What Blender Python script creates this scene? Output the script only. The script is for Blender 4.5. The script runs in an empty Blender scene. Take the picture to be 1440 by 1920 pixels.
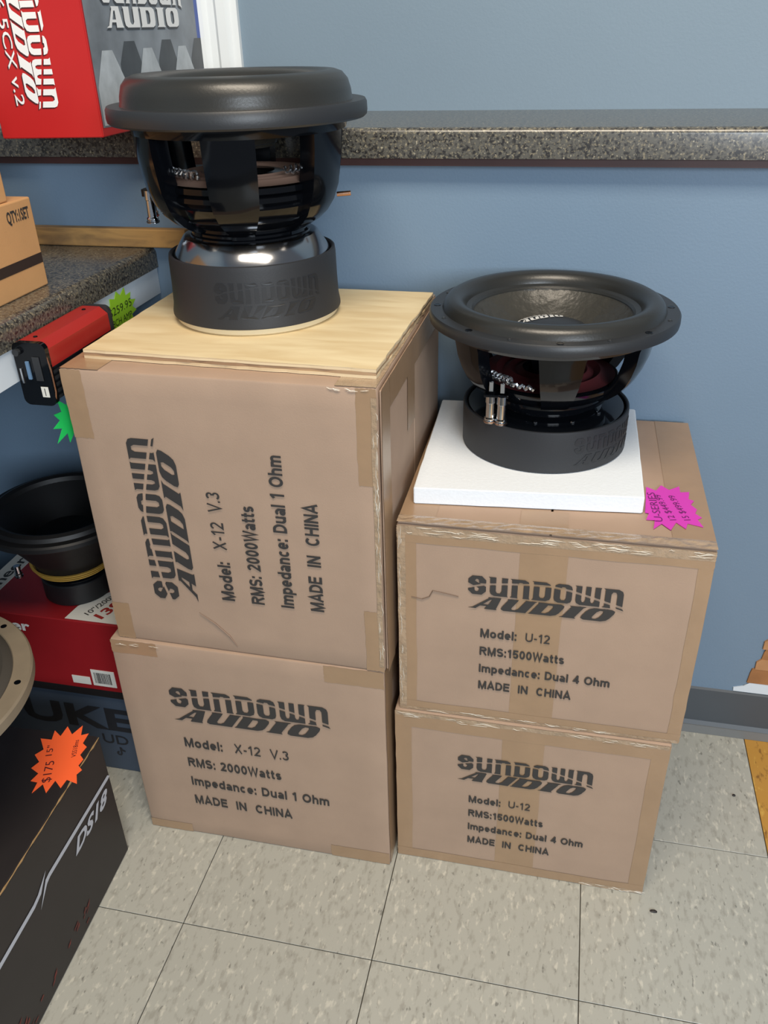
import bpy, bmesh, math, random
from mathutils import Vector, Matrix, noise
import numpy as np
random.seed(7)
C = bpy.context.scene.collection
sc = bpy.context.scene

# ------------------------------------------------------------------ camera
cx, cy, cz, ya, pi_, ro, F = 0.2077, -0.7326, 1.2172, -0.2281, 0.5237, -0.0268, 1578.05
fw = Vector((math.sin(ya)*math.cos(pi_), math.cos(ya)*math.cos(pi_), -math.sin(pi_)))
r_ = fw.cross(Vector((0, 0, 1))).normalized(); u_ = r_.cross(fw)
rr = r_*math.cos(ro) + u_*math.sin(ro); uu = -r_*math.sin(ro) + u_*math.cos(ro)
cd = bpy.data.cameras.new('camera'); cam = bpy.data.objects.new('camera', cd); C.objects.link(cam)
cd.sensor_fit = 'HORIZONTAL'; cd.sensor_width = 36; cd.lens = F/1440*36; cd.clip_start = 0.01
M = Matrix((rr, uu, -fw)).transposed().to_4x4(); M.translation = (cx, cy, cz)
cam.matrix_world = M
sc.camera = cam

# ------------------------------------------------------------------ world, lights, exposure
def S(r, g, b):
    f = lambda c: (c/255/12.92) if c/255 <= .04045 else ((c/255+.055)/1.055)**2.4
    return (f(r), f(g), f(b), 1)
w = bpy.data.worlds.new('world'); sc.world = w; w.use_nodes = True
bg = w.node_tree.nodes['Background']; bg.inputs[0].default_value = (.80, .88, 1.0, 1); bg.inputs[1].default_value = .22
def area(name, loc, target, sx, sy, power, col):
    l = bpy.data.lights.new(name, 'AREA'); l.shape = 'RECTANGLE'; l.size = sx; l.size_y = sy; l.energy = power; l.color = col
    o = bpy.data.objects.new(name, l); C.objects.link(o); o.location = loc
    o.rotation_euler = (Vector(target)-Vector(loc)).to_track_quat('-Z', 'Y').to_euler()
    return o
area('window_light', (1.6, -2.8, 1.7), (0, .4, .5), 1.5, 1.2, 96, (.82, .91, 1.0))
area('ceiling_light', (.25, -.55, 2.65), (.2, .2, 0), 1.2, .5, 46, (1.0, .87, .70))
sc.view_settings.view_transform = 'Standard'; sc.view_settings.look = 'None'
sc.view_settings.gamma = 1; sc.view_settings.use_curve_mapping = False
sc.view_settings.exposure = 0.0

# ------------------------------------------------------------------ materials
def nodes(m):
    m.use_nodes = True; nt = m.node_tree; return nt, nt.nodes, nt.links, nt.nodes['Principled BSDF']
def mat(name, col, rough=.6, metal=0, var=.0, vscale=8, bump=0, bscale=200, coat=0, spec=.5, aniso=None, bdist=.001):
    m = bpy.data.materials.new(name); nt, N, L, b = nodes(m)
    b.inputs['Base Color'].default_value = col; b.inputs['Roughness'].default_value = rough
    b.inputs['Metallic'].default_value = metal; b.inputs['Specular IOR Level'].default_value = spec
    if coat: b.inputs['Coat Weight'].default_value = coat; b.inputs['Coat Roughness'].default_value = .15
    tc = N.new('ShaderNodeTexCoord')
    if var:
        n = N.new('ShaderNodeTexNoise'); n.inputs['Scale'].default_value = vscale; n.inputs['Detail'].default_value = 5
        L.new(tc.outputs['Object'], n.inputs['Vector'])
        rm = N.new('ShaderNodeMapRange'); rm.inputs[1].default_value = .3; rm.inputs[2].default_value = .7
        rm.inputs[3].default_value = 1-var; rm.inputs[4].default_value = 1+var
        L.new(n.outputs['Fac'], rm.inputs[0])
        mx = N.new('ShaderNodeMix'); mx.data_type = 'RGBA'; mx.blend_type = 'MULTIPLY'; mx.inputs[0].default_value = 1
        mx.inputs[6].default_value = col; L.new(rm.outputs[0], mx.inputs[7]); L.new(mx.outputs[2], b.inputs['Base Color'])
    if bump:
        n2 = N.new('ShaderNodeTexNoise'); n2.inputs['Scale'].default_value = bscale; n2.inputs['Detail'].default_value = 4
        if aniso:
            mp = N.new('ShaderNodeMapping'); mp.inputs['Scale'].default_value = aniso
            L.new(tc.outputs['Object'], mp.inputs[0]); L.new(mp.outputs[0], n2.inputs['Vector'])
        else: L.new(tc.outputs['Object'], n2.inputs['Vector'])
        bp = N.new('ShaderNodeBump'); bp.inputs['Strength'].default_value = bump; bp.inputs['Distance'].default_value = bdist
        L.new(n2.outputs['Fac'], bp.inputs['Height']); L.new(bp.outputs[0], b.inputs['Normal'])
    return m

def speck(name, base, darks, lights, scale, sd, sl, aniso=(1, 1, 1), rough=.4, rnd=0, coat=0):
    """base colour with dark and light flecks"""
    m = bpy.data.materials.new(name); nt, N, L, b = nodes(m)
    tc = N.new('ShaderNodeTexCoord'); mp = N.new('ShaderNodeMapping'); mp.inputs['Scale'].default_value = aniso
    L.new(tc.outputs['Object'], mp.inputs[0])
    vec = mp.outputs[0]
    oi = N.new('ShaderNodeObjectInfo')
    if rnd:
        ad = N.new('ShaderNodeVectorMath'); ad.operation = 'ADD'
        ml = N.new('ShaderNodeMath'); ml.operation = 'MULTIPLY'; ml.inputs[1].default_value = 37
        L.new(oi.outputs['Random'], ml.inputs[0]); L.new(vec, ad.inputs[0]); L.new(ml.outputs[0], ad.inputs[1]); vec = ad.outputs[0]
    def layer(prev, col, sc_, lo, hi, off):
        n = N.new('ShaderNodeTexNoise'); n.inputs['Scale'].default_value = sc_; n.inputs['Detail'].default_value = 3; n.inputs['Roughness'].default_value = .55
        a2 = N.new('ShaderNodeVectorMath'); a2.operation = 'ADD'; a2.inputs[1].default_value = (off, off*2, off*.5)
        L.new(vec, a2.inputs[0]); L.new(a2.outputs[0], n.inputs['Vector'])
        rm = N.new('ShaderNodeMapRange'); rm.inputs[1].default_value = lo; rm.inputs[2].default_value = hi
        L.new(n.outputs['Fac'], rm.inputs[0])
        mx = N.new('ShaderNodeMix'); mx.data_type = 'RGBA'; L.new(rm.outputs[0], mx.inputs[0])
        if isinstance(prev, tuple): mx.inputs[6].default_value = prev
        else: L.new(prev, mx.inputs[6])
        mx.inputs[7].default_value = col; return mx.outputs[2]
    o = base
    for c, lo, hi, off, k in darks + lights: o = layer(o, c, scale*k, lo, hi, off)
    if rnd:
        rm = N.new('ShaderNodeMapRange'); rm.inputs[3].default_value = 1-rnd; rm.inputs[4].default_value = 1+rnd*.5
        L.new(oi.outputs['Random'], rm.inputs[0])
        mx = N.new('ShaderNodeMix'); mx.data_type = 'RGBA'; mx.blend_type = 'MULTIPLY'; mx.inputs[0].default_value = 1
        L.new(o, mx.inputs[6]); L.new(rm.outputs[0], mx.inputs[7]); o = mx.outputs[2]
    L.new(o, b.inputs['Base Color']); b.inputs['Roughness'].default_value = rough
    if coat: b.inputs['Coat Weight'].default_value = coat; b.inputs['Coat Roughness'].default_value = .2
    return m

def wood(name, c1, c2, scale, aniso, rough=.6):
    m = bpy.data.materials.new(name); nt, N, L, b = nodes(m)
    tc = N.new('ShaderNodeTexCoord'); mp = N.new('ShaderNodeMapping'); mp.inputs['Scale'].default_value = aniso
    L.new(tc.outputs['Object'], mp.inputs[0])
    n = N.new('ShaderNodeTexNoise'); n.inputs['Scale'].default_value = scale; n.inputs['Detail'].default_value = 6; n.inputs['Distortion'].default_value = .6
    L.new(mp.outputs[0], n.inputs['Vector'])
    cr = N.new('ShaderNodeValToRGB'); cr.color_ramp.elements[0].position = .3; cr.color_ramp.elements[1].position = .62
    cr.color_ramp.elements[0].color = c1; cr.color_ramp.elements[1].color = c2
    L.new(n.outputs['Fac'], cr.inputs[0]); L.new(cr.outputs[0], b.inputs['Base Color']); b.inputs['Roughness'].default_value = rough
    bp = N.new('ShaderNodeBump'); bp.inputs['Strength'].default_value = .25; bp.inputs['Distance'].default_value = .001
    L.new(n.outputs['Fac'], bp.inputs['Height']); L.new(bp.outputs[0], b.inputs['Normal'])
    return m

KR = mat('kraft', S(164, 139, 119), .75, var=.05, vscale=14, bump=.15, bscale=500)
KR2 = mat('kraft_new', S(192, 146, 98), .75, var=.05, vscale=14, bump=.15, bscale=500)
TAPE = mat('packing_tape', S(156, 128, 100), .32, var=.05, vscale=20, bump=.35, bscale=60, coat=.3, bdist=.0012)
TAPEW = mat('tape_wrinkled', S(160, 137, 112), .14, var=.12, vscale=60, bump=1.0, bscale=70, coat=.8, bdist=.004)
INK = mat('ink', S(52, 50, 49), .6)
WALL = mat('wall_paint', S(109, 131, 152), .55, var=.03, vscale=3, bump=.25, bscale=260)
WALLU = mat('wall_paint_upper', S(118, 136, 150), .55, var=.03, vscale=3, bump=.2, bscale=260)
WHITE = mat('white_trim', S(222, 226, 226), .4, var=.02)
APRON = mat('white_board', S(205, 214, 222), .45, var=.05, vscale=12)
BASE = mat('baseboard_vinyl', S(72, 78, 84), .5, var=.05)
BASET = mat('baseboard_toe', S(116, 118, 118), .45, var=.05)
GROUT = mat('tile_joint', S(62, 58, 48), .9)
TRIMB = mat('brown_edge', S(62, 36, 34), .5, var=.2)
DARKW = mat('dark_wood', S(34, 28, 28), .5, var=.2)
GLOSS = mat('gloss_black', S(9, 11, 15), .10, spec=.34)
SATIN = mat('satin_black', S(40, 42, 45), .42, bump=.1, bscale=400)
RUBBER = mat('rubber_black', S(36, 38, 42), .55, bump=.12, bscale=500)
SURR = mat('surround_black', S(40, 40, 38), .33, bump=.12, bscale=350)
CONE = mat('cone_black', S(58, 56, 50), .38, bump=.8, bscale=60, bdist=.003)
CHROME = mat('chrome', S(215, 218, 222), .1, 1.0)
SILV = mat('tinsel_silver', S(210, 212, 215), .3, 1.0)
COPPER = mat('copper_post', S(196, 150, 122), .25, 1.0)
SPIDER = mat('spider_cloth', S(150, 118, 100), .8, var=.1)
REDCLOTH = mat('red_cloth', S(84, 24, 28), .7, var=.1)
YEL = mat('yellow_wire', S(178, 140, 62), .5)
PALE = mat('pale_plate', S(222, 206, 170), .6)
FOAM = mat('white_foam', S(228, 234, 240), .7, var=.015, vscale=200, bump=.35, bscale=260)
RED = mat('red_print', S(180, 32, 32), .38, var=.04)
DRED = mat('dark_red_print', S(140, 24, 30), .45, var=.08)
AMPRED = mat('amp_red', S(158, 38, 34), .32, var=.04)
BLUEP = mat('blue_print', S(40, 72, 150), .4)
GREYP = mat('grey_print', S(120, 126, 132), .45, var=.35, vscale=14)
HEXL = mat('light_grey_print', S(172, 178, 182), .45, var=.15, vscale=40)
HEXD = mat('dark_grey_print', S(66, 70, 74), .45, var=.15, vscale=30)
WPR = mat('white_print', S(226, 226, 224), .5)
SLATE = mat('slate_print', S(66, 78, 94), .5, var=.1)
DSB = mat('black_carton', S(36, 32, 33), .5, var=.12, vscale=10)
DSG = mat('grey_stripe', S(176, 180, 190), .45)
EMBER = mat('ember_print', S(92, 28, 24), .5, var=.5, vscale=60)
TAN = mat('tan_gasket', S(124, 112, 94), .7, var=.06, vscale=40)
TORN = mat('torn_edge', S(150, 120, 80), .8, var=.2, vscale=80)
ORG = mat('orange_card', S(255, 104, 52), .55)
PUR = mat('magenta_card', S(205, 58, 178), .55)
GRN = mat('green_card', S(30, 190, 90), .55)
LIM = mat('lime_card', S(160, 214, 48), .55)
MARK = mat('marker', S(70, 20, 30), .6)
MARKP = mat('marker_purple', S(100, 20, 95), .6)
MARKG = mat('marker_green', S(24, 40, 16), .6)
CARD = mat('price_card', S(210, 208, 200), .6)
CARDR = mat('card_red', S(150, 40, 36), .6)
PLASTER = mat('bare_plaster', S(205, 214, 222), .8)
LATH = mat('bare_wood', S(176, 130, 88), .7, var=.25, vscale=12)
LATHD = mat('bare_wood_dark', S(156, 108, 66), .7, var=.25, vscale=12)
GLASS = mat('window_glass', S(150, 165, 175), .08)
GRAN = speck('granite_laminate', S(86, 84, 78), [(S(42, 40, 40), .46, .6, 3, 1)],
             [(S(128, 120, 100), .54, .66, 11, 1.2), (S(176, 168, 146), .64, .72, 5, 1.5)], 210, 0, 0, rough=.28, coat=.35)
TILE = speck('vinyl_tile', S(173, 172, 162), [(S(156, 154, 144), .52, .68, 3, 1), (S(128, 127, 119), .64, .72, 9, 1.3)],
             [(S(196, 193, 180), .58, .70, 17, 1.1)], 120, 0, 0, aniso=(1, .42, 1), rough=.33, rnd=.05)
TILEY = speck('vinyl_tile_yellow', S(186, 138, 62), [(S(130, 90, 40), .60, .72, 3, 1), (S(80, 60, 40), .72, .76, 9, 2)],
              [(S(205, 165, 80), .62, .72, 17, 1)], 95, 0, 0, aniso=(1, .42, 1), rough=.33, rnd=.04)
PLY = wood('plywood_face', S(206, 182, 138), S(224, 206, 166), 7, (1, 5, 1))
PLYE = wood('plywood_edge', S(190, 164, 128), S(222, 202, 166), 60, (.05, .05, 4))
PLYD = wood('plywood_core', S(140, 110, 84), S(176, 146, 112), 40, (.05, .05, 4))
STRIPW = wood('wood_strip', S(120, 92, 62), S(186, 142, 84), 8, (1.5, 6, 6))

# ------------------------------------------------------------------ mesh helpers
def finish(name, bm, m, parent=None, smooth=False, ang=.6, mats=None):
    me = bpy.data.meshes.new(name)
    bmesh.ops.recalc_face_normals(bm, faces=bm.faces[:]) if smooth else None
    if smooth:
        for f in bm.faces: f.smooth = True
        for e in bm.edges:
            if len(e.link_faces) == 2 and e.calc_face_angle(0) > ang: e.smooth = False
    bm.to_mesh(me); bm.free()
    for mm in (mats or [m]): me.materials.append(mm)
    o = bpy.data.objects.new(name, me); C.objects.link(o)
    if parent: o.parent = parent
    return o
def tag(o, label=None, cat=None, group=None, kind=None):
    if label: o['label'] = label
    if cat: o['category'] = cat
    if group: o['group'] = group
    if kind: o['kind'] = kind
    return o
def thing(name, label, cat, loc=(0, 0, 0), rotz=0, group=None):
    o = bpy.data.objects.new(name, None); C.objects.link(o); o.empty_display_size = .05
    o.location = loc; o.rotation_euler = (0, 0, rotz); return tag(o, label, cat, group)
def box(bm, x0, x1, y0, y1, z0, z1, bev=0, seg=2, matrix=None):
    r = bmesh.ops.create_cube(bm, size=1)
    vs = r['verts']
    for v in vs: v.co = Vector(((v.co.x+.5)*(x1-x0)+x0, (v.co.y+.5)*(y1-y0)+y0, (v.co.z+.5)*(z1-z0)+z0))
    es = list({e for v in vs for e in v.link_edges})
    if bev: 
        q = bmesh.ops.bevel(bm, geom=es, offset=bev, segments=seg, profile=.5, affect='EDGES'); vs = q['verts']
        vs = list({v for f in q['faces'] for v in f.verts} | set(v for v in vs))
    if matrix: bmesh.ops.transform(bm, matrix=matrix, verts=list(set(vs)))
    return vs
def bx(*a, **k):
    bm = bmesh.new(); box(bm, *a, **k); return bm
def lathe(prof, seg=72, a0=0, a1=2*math.pi, cx=0, cy=0, bm=None):
    bm = bm or bmesh.new(); full = abs(a1-a0-2*math.pi) < 1e-6
    n = seg if full else seg+1; rings = []
    for r, z in prof:
        rings.append([bm.verts.new((cx+r*math.cos(a0+(a1-a0)*i/seg), cy+r*math.sin(a0+(a1-a0)*i/seg), z)) for i in range(n)])
    for a, b in zip(rings, rings[1:]):
        for i in range(seg):
            j = (i+1) % n
            try: bm.faces.new((a[i], a[j], b[j], b[i]))
            except ValueError: pass
    bmesh.ops.remove_doubles(bm, verts=bm.verts[:], dist=1e-6)
    return bm
def tube(pts, r, seg=8, bm=None, caps=True):
    bm = bm or bmesh.new(); pts = [Vector(p) for p in pts]; rings = []
    up = Vector((0, 0, 1))
    for i, p in enumerate(pts):
        t = (pts[min(i+1, len(pts)-1)]-pts[max(i-1, 0)]).normalized()
        a = t.cross(up if abs(t.dot(up)) < .95 else Vector((1, 0, 0))).normalized(); b = t.cross(a)
        rad = r[i] if isinstance(r, (list, tuple)) else r
        rings.append([bm.verts.new(p+a*rad*math.cos(2*math.pi*k/seg)+b*rad*math.sin(2*math.pi*k/seg)) for k in range(seg)])
    for A, B in zip(rings, rings[1:]):
        for k in range(seg): bm.faces.new((A[k], A[(k+1) % seg], B[(k+1) % seg], B[k]))
    if caps: bm.faces.new(rings[0][::-1]); bm.faces.new(rings[-1])
    return bm
def prism(poly, z0, z1, bm=None, frame=None):
    """extruded outline; frame(x, y, z) maps into space"""
    bm = bm or bmesh.new(); fr = frame or (lambda x, y, z: (x, y, z))
    A = [bm.verts.new(fr(x, y, z0)) for x, y in poly]; B = [bm.verts.new(fr(x, y, z1)) for x, y in poly]
    n = len(poly); fs = [bm.faces.new(A[::-1]), bm.faces.new(B)]
    for i in range(n): bm.faces.new((A[i], A[(i+1) % n], B[(i+1) % n], B[i]))
    bmesh.ops.triangulate(bm, faces=fs)
    return bm

# ---- flat lettering: font text and hand-drawn outlines, as triangles in the plane
def curve_tris(cu):
    o = bpy.data.objects.new('tmp', cu); C.objects.link(o)
    bpy.context.view_layer.update()
    me = bpy.data.meshes.new_from_object(o.evaluated_get(bpy.context.evaluated_depsgraph_get()))
    V = [(v.co.x, v.co.y) for v in me.vertices]; Fs = [tuple(p.vertices) for p in me.polygons]
    bpy.data.objects.remove(o); bpy.data.curves.remove(cu); bpy.data.meshes.remove(me)
    return V, Fs
_cache = {}
def text2d(s, w=None, h=None, bold=0, shear=0, base='H', space=1.0):
    """text starting at 0,0 on its baseline; capital height h; total width w"""
    key = (s, bold, shear, space)
    if key not in _cache:
        cu = bpy.data.curves.new('t', 'FONT'); cu.body = s; cu.size = 1; cu.offset = bold; cu.resolution_u = 3
        cu.space_character = space; cu.shear = shear
        V, Fs = curve_tris(cu)
        if ('H', bold) not in _cache:
            c2 = bpy.data.curves.new('t', 'FONT'); c2.body = 'H'; c2.size = 1; c2.offset = bold
            _cache[('H', bold)] = max(v[1] for v in curve_tris(c2)[0])
        _cache[key] = (V, Fs)
    V, Fs = _cache[key]; ch = _cache[('H', bold)]
    x0 = min(v[0] for v in V); x1 = max(v[0] for v in V)
    sx = (w/(x1-x0)) if w else h/ch; sy = h/ch if h else sx
    return [((x-x0)*sx, y*sy) for x, y in V], Fs
def outline2d(polys):
    cu = bpy.data.curves.new('o', 'CURVE'); cu.dimensions = '2D'; cu.fill_mode = 'BOTH'
    for p in polys:
        s = cu.splines.new('POLY'); s.points.add(len(p)-1); s.use_cyclic_u = True
        for i, (x, y) in enumerate(p): s.points[i].co = (x, y, 0, 1)
    return curve_tris(cu)
def xf(T, dx=0, dy=0, sx=1, sy=1, sh=0):
    V, Fs = T; return [((x+sh*y)*sx+dx, y*sy+dy) for x, y in V], Fs
def merge(Ts):
    V = []; Fs = []
    for v, f in Ts: 
        n = len(V); V += v; Fs += [tuple(i+n for i in q) for q in f]
    return V, Fs
def paint(name, T, O, U, V_, m, parent, eps=.0004, fn=None):
    """lay flat lettering on a surface: origin O, right U, up V"""
    O, U, V_ = Vector(O), Vector(U).normalized(), Vector(V_).normalized(); N = U.cross(V_)
    bm = bmesh.new(); vs = []
    for x, y in T[0]:
        p = O+U*x+V_*y
        if fn: p = fn(p)
        vs.append(bm.verts.new(p+N*eps))
    for f in T[1]:
        try: bm.faces.new([vs[i] for i in f])
        except ValueError: pass
    return finish(name, bm, m, parent)

# ---- plain sans lettering drawn from strokes (capital height 1)
def arc(cx_, cy_, rx_, ry_, a0, a1, n=12):
    return [(cx_+rx_*math.cos(math.radians(a0+(a1-a0)*i/n)), cy_+ry_*math.sin(math.radians(a0+(a1-a0)*i/n))) for i in range(n+1)]
def glyph(ch, t):
    h = t/2; X = .74
    def W(w): return w, w-h
    if ch == 'M': w, r = W(.98); return w, [[(h, 0), (h, 1)], [(r, 0), (r, 1)], [(h*1.1, 1), (w/2, h*.6), (r-h*.1, 1)]]
    if ch == 'N': w, r = W(.84); return w, [[(h, 0), (h, 1)], [(r, 0), (r, 1)], [(h, 1-h*.4), (r, h*.4)]]
    if ch == 'A': w, r = W(.90); return w, [[(h*.7, 0), (w/2, 1-h*.3), (w-h*.7, 0)], [(w*.2, .29), (w*.8, .29)]]
    if ch == 'E': w, r = W(.74); return w, [[(w, 1-h), (h, 1-h), (h, h), (w, h)], [(h, .52), (w*.93, .52)]]
    if ch == 'H': w, r = W(.84); return w, [[(h, 0), (h, 1)], [(r, 0), (r, 1)], [(h, .53), (r, .53)]]
    if ch == 'I': return t*1.05, [[(h, 0), (h, 1)]]
    if ch == 'C': w, r = W(.88); return w, [arc(w/2, .5, w/2-h, .5-h, 42, 318, 20)]
    if ch == 'D': w, r = W(.84); return w, [[(h, h), (h, 1-h), (w*.42, 1-h)]+arc(w*.42, .5, r-w*.42, .5-h, 80, -80)+[(w*.42, h), (0, h)]]
    if ch == 'O': w, r = W(.96); return w, [arc(w/2, .5, w/2-h, .5-h, 0, 360, 26)]
    if ch == '0': w, r = W(.68); return w, [arc(w/2, .5, w/2-h, .5-h, 0, 360, 22)]
    if ch == 'R': w, r = W(.86); return w, [[(h, 0), (h, 1-h), (w*.5, 1-h)]+arc(w*.5, .72, r-w*.5, .28-h, 75, -75, 8)+[(w*.5, .44+h), (h, .44+h)], [(w*.48, .44+h), (w-h*.7, 0)]]
    if ch in 'Ss':
        H = 1 if ch == 'S' else X; w = .80*(1 if ch == 'S' else .76); m = H/2; q = (H-h-m)/2
        return w, [arc(w/2, H-h-q, w/2-h, q, 25, 262, 12)[:-1]+arc(w/2, h+q, w/2-h, q, 82, -155, 12)]
    if ch == 'U': w, r = W(.84); return w, [[(h, 1), (h, .36)]+arc(w/2, .36, w/2-h, .36-h, 180, 360, 12)+[(r, 1)]]
    if ch == 'X': w, r = W(.84); return w, [[(h, 0), (w-h, 1)], [(h, 1), (w-h, 0)]]
    if ch == 'V': w, r = W(.86); return w, [[(h*.7, 1), (w/2, h*.3), (w-h*.7, 1)]]
    if ch == 'W': w, r = W(1.15); return w, [[(h*.7, 1), (w*.27, h*.4), (w/2, 1-h*.4), (w*.73, h*.4), (w-h*.7, 1)]]
    if ch == '-': return .40, [[(.03, .38), (.37, .38)]]
    if ch == '.': return t*1.2, [[(h, 0), (h, t*1.1)]]
    if ch == ':': return t*1.2, [[(h, 0), (h, t*1.1)], [(h, X-t*1.1), (h, X)]]
    if ch == '1': w = .52; return w, [[(w*.66, 0), (w*.66, 1)], [(w*.62, 1-h), (.06, .72)]]
    if ch == '2': w, r = W(.68); return w, [arc(w/2, .70, w/2-h, .30-h, 165, -32, 12)+[(h*1.3, h), (w, h)]]
    if ch == '3': w, r = W(.68); return w, [arc(w*.48, .745, w*.48-h, .255-h, 160, -82, 10), arc(w*.48, .285, w*.52-h, .285-h, 82, -160, 10)]
    if ch == '4': w, r = W(.72); return w, [[(w*.72, 0), (w*.72, 1)], [(w*.70, 1-h), (h*1.1, .30), (w, .30)]]
    if ch == '5': w, r = W(.68); return w, [[(w*.95, 1-h), (w*.22, 1-h), (h*1.1, .50)]+arc(w/2, .33, w/2-h, .33-h, 118, -155, 12)]
    if ch == 'a': w, r = W(.66); return w, [arc(w*.46, .52, w*.42-h, X-.52-h, 170, 20, 8)+[(r-.01, .48), (r, 0)], arc(w*.44, .215, w*.44-h, .215-h, 0, 360, 14)]
    if ch == 'c': w, r = W(.66); return w, [arc(w/2, X/2, w/2-h, X/2-h, 45, 315, 16)]
    if ch == 'e': w, r = W(.68); return w, [[(h, X/2-.01), (r, X/2-.01)]+arc(w/2, X/2, w/2-h, X/2-h, 4, 315, 16)]
    if ch == 'o': w, r = W(.72); return w, [arc(w/2, X/2, w/2-h, X/2-h, 0, 360, 20)]
    if ch in 'dp':
        w, r = W(.70); bw = arc(w/2, X/2, w/2-h, X/2-h, 0, 360, 20)
        return w, [bw, [(r, 0), (r, 1.0)] if ch == 'd' else [(h, -.27), (h, X)]]
    if ch in 'hnu':
        w, r = W(.66)
        if ch == 'u': return w, [[(h, X), (h, .28)]+arc(w/2, .28, w/2-h, .28-h, 180, 360, 10), [(r, 0), (r, X)]]
        return w, [[(h, 0), (h, 1 if ch == 'h' else X)], arc(w/2, X-.28, w/2-h, .28-h, 180, 0, 10)+[(r, 0)]]
    if ch == 'm':
        w = 1.05; a = (w-2*h)/4
        return w, [[(h, 0), (h, X)], arc(h+a, X-.25, a, .25-h, 180, 0, 8)+[(h+2*a, 0)], arc(h+3*a, X-.25, a, .25-h, 180, 0, 8)+[(h+4*a, 0)]]
    if ch == 'l': return t, [[(h, 0), (h, 1)]]
    if ch == 't': w = .42; return w, [[(w*.42, .94), (w*.42, .20)]+arc(w*.42+.10, .17, .10, .17-h, 180, 275, 5)+[(w*.98, h*.9)], [(0, X-h), (w*.95, X-h)]]
    return .34, []
def ribbon(P, h):
    V = []; n = len(P); closed = math.hypot(P[0][0]-P[-1][0], P[0][1]-P[-1][1]) < 1e-6
    for i in range(n):
        a = P[i-1] if i else (P[-2] if closed else None); b = P[i+1] if i < n-1 else (P[1] if closed else None)
        ds_ = []
        if a: d = Vector((P[i][0]-a[0], P[i][1]-a[1])); ds_.append(d.normalized() if d.length > 1e-9 else None)
        if b: d = Vector((b[0]-P[i][0], b[1]-P[i][1])); ds_.append(d.normalized() if d.length > 1e-9 else None)
        ds_ = [d for d in ds_ if d]
        nn = [Vector((-d.y, d.x)) for d in ds_]; q = nn[0] if len(nn) == 1 else nn[0]+nn[1]
        q = q.normalized(); k = h/max(.45, q.dot(nn[0]))
        V += [(P[i][0]+q.x*k, P[i][1]+q.y*k), (P[i][0]-q.x*k, P[i][1]-q.y*k)]
    return V, [(2*i, 2*i+1, 2*i+3, 2*i+2) for i in range(n-1)]
def sans(s_, w=None, h=1, t=.19, sp=.13):
    x = 0; Ts = []; top = 0
    for ch in s_:
        gw, st = glyph(ch, t)
        Ts += [xf(ribbon(p, t/2), dx=x) for p in st]; x += gw+sp; top = x-sp if st else top
    V, Fs = merge(Ts); sx = (w/top) if w else h
    return [(a*sx, b*h) for a, b in V], Fs

slot = [(.29, .75), (.36, .85), (.50, .85), (.57, .75), (.57, .25), (.50, .15), (.36, .15), (.29, .25)]
L_S = [[(.84, .62), (.84, .8), (.64, 1), (.2, 1), (0, .8), (0, .6), (.52, .33), (.52, .25), (.46, .17), (.36, .17), (.30, .25), (.30, .4), (0, .4), (0, .2), (.2, 0), (.64, 0), (.84, .2), (.84, .45), (.32, .72), (.32, .77), (.37, .83), (.46, .83), (.52, .75), (.52, .62)]]
L_U = [[(-.06, 1), (.30, 1), (.29, .28), (.36, .16), (.50, .16), (.57, .28), (.57, 1), (.86, 1), (.84, .9), (.84, .05), (.88, 0), (.22, 0), (.07, .08), (.02, .22), (.02, .93)]]
L_N = [[(-.06, 1), (.62, 1), (.79, .91), (.84, .77), (.84, .06), (.89, 0), (.55, 0), (.57, .06), (.57, .72), (.50, .84), (.36, .84), (.29, .72), (.29, .06), (.32, 0), (-.05, 0), (.02, .08), (.02, .93)]]
L_D = [[(-.06, 1), (.6, 1), (.79, .9), (.84, .76), (.84, .24), (.79, .1), (.6, 0), (-.06, 0), (.02, .08), (.02, .93)], slot]
L_O = [[(.2, 1), (.64, 1), (.79, .92), (.84, .78), (.84, .22), (.79, .08), (.64, 0), (.2, 0), (.05, .08), (0, .22), (0, .78), (.05, .92)], slot]
L_W = [[(-.06, 1), (.25, 1), (.25, .28), (.30, .16), (.39, .16), (.44, .28), (.44, 1), (.67, 1), (.67, .28), (.72, .16), (.81, .16), (.86, .28), (.86, 1), (1.15, 1), (1.11, .93), (1.11, 0), (.2, 0), (.05, .08), (0, .22), (0, .93)]]
L_N2 = [[(-.06, 1), (.62, 1), (.79, .91), (.84, .77), (.84, .02), (.92, -.1), (.57, .0), (.57, .72), (.50, .84), (.36, .84), (.29, .72), (.29, .06), (.32, 0), (-.08, 0), (.02, .08), (.02, .93)]]
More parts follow.
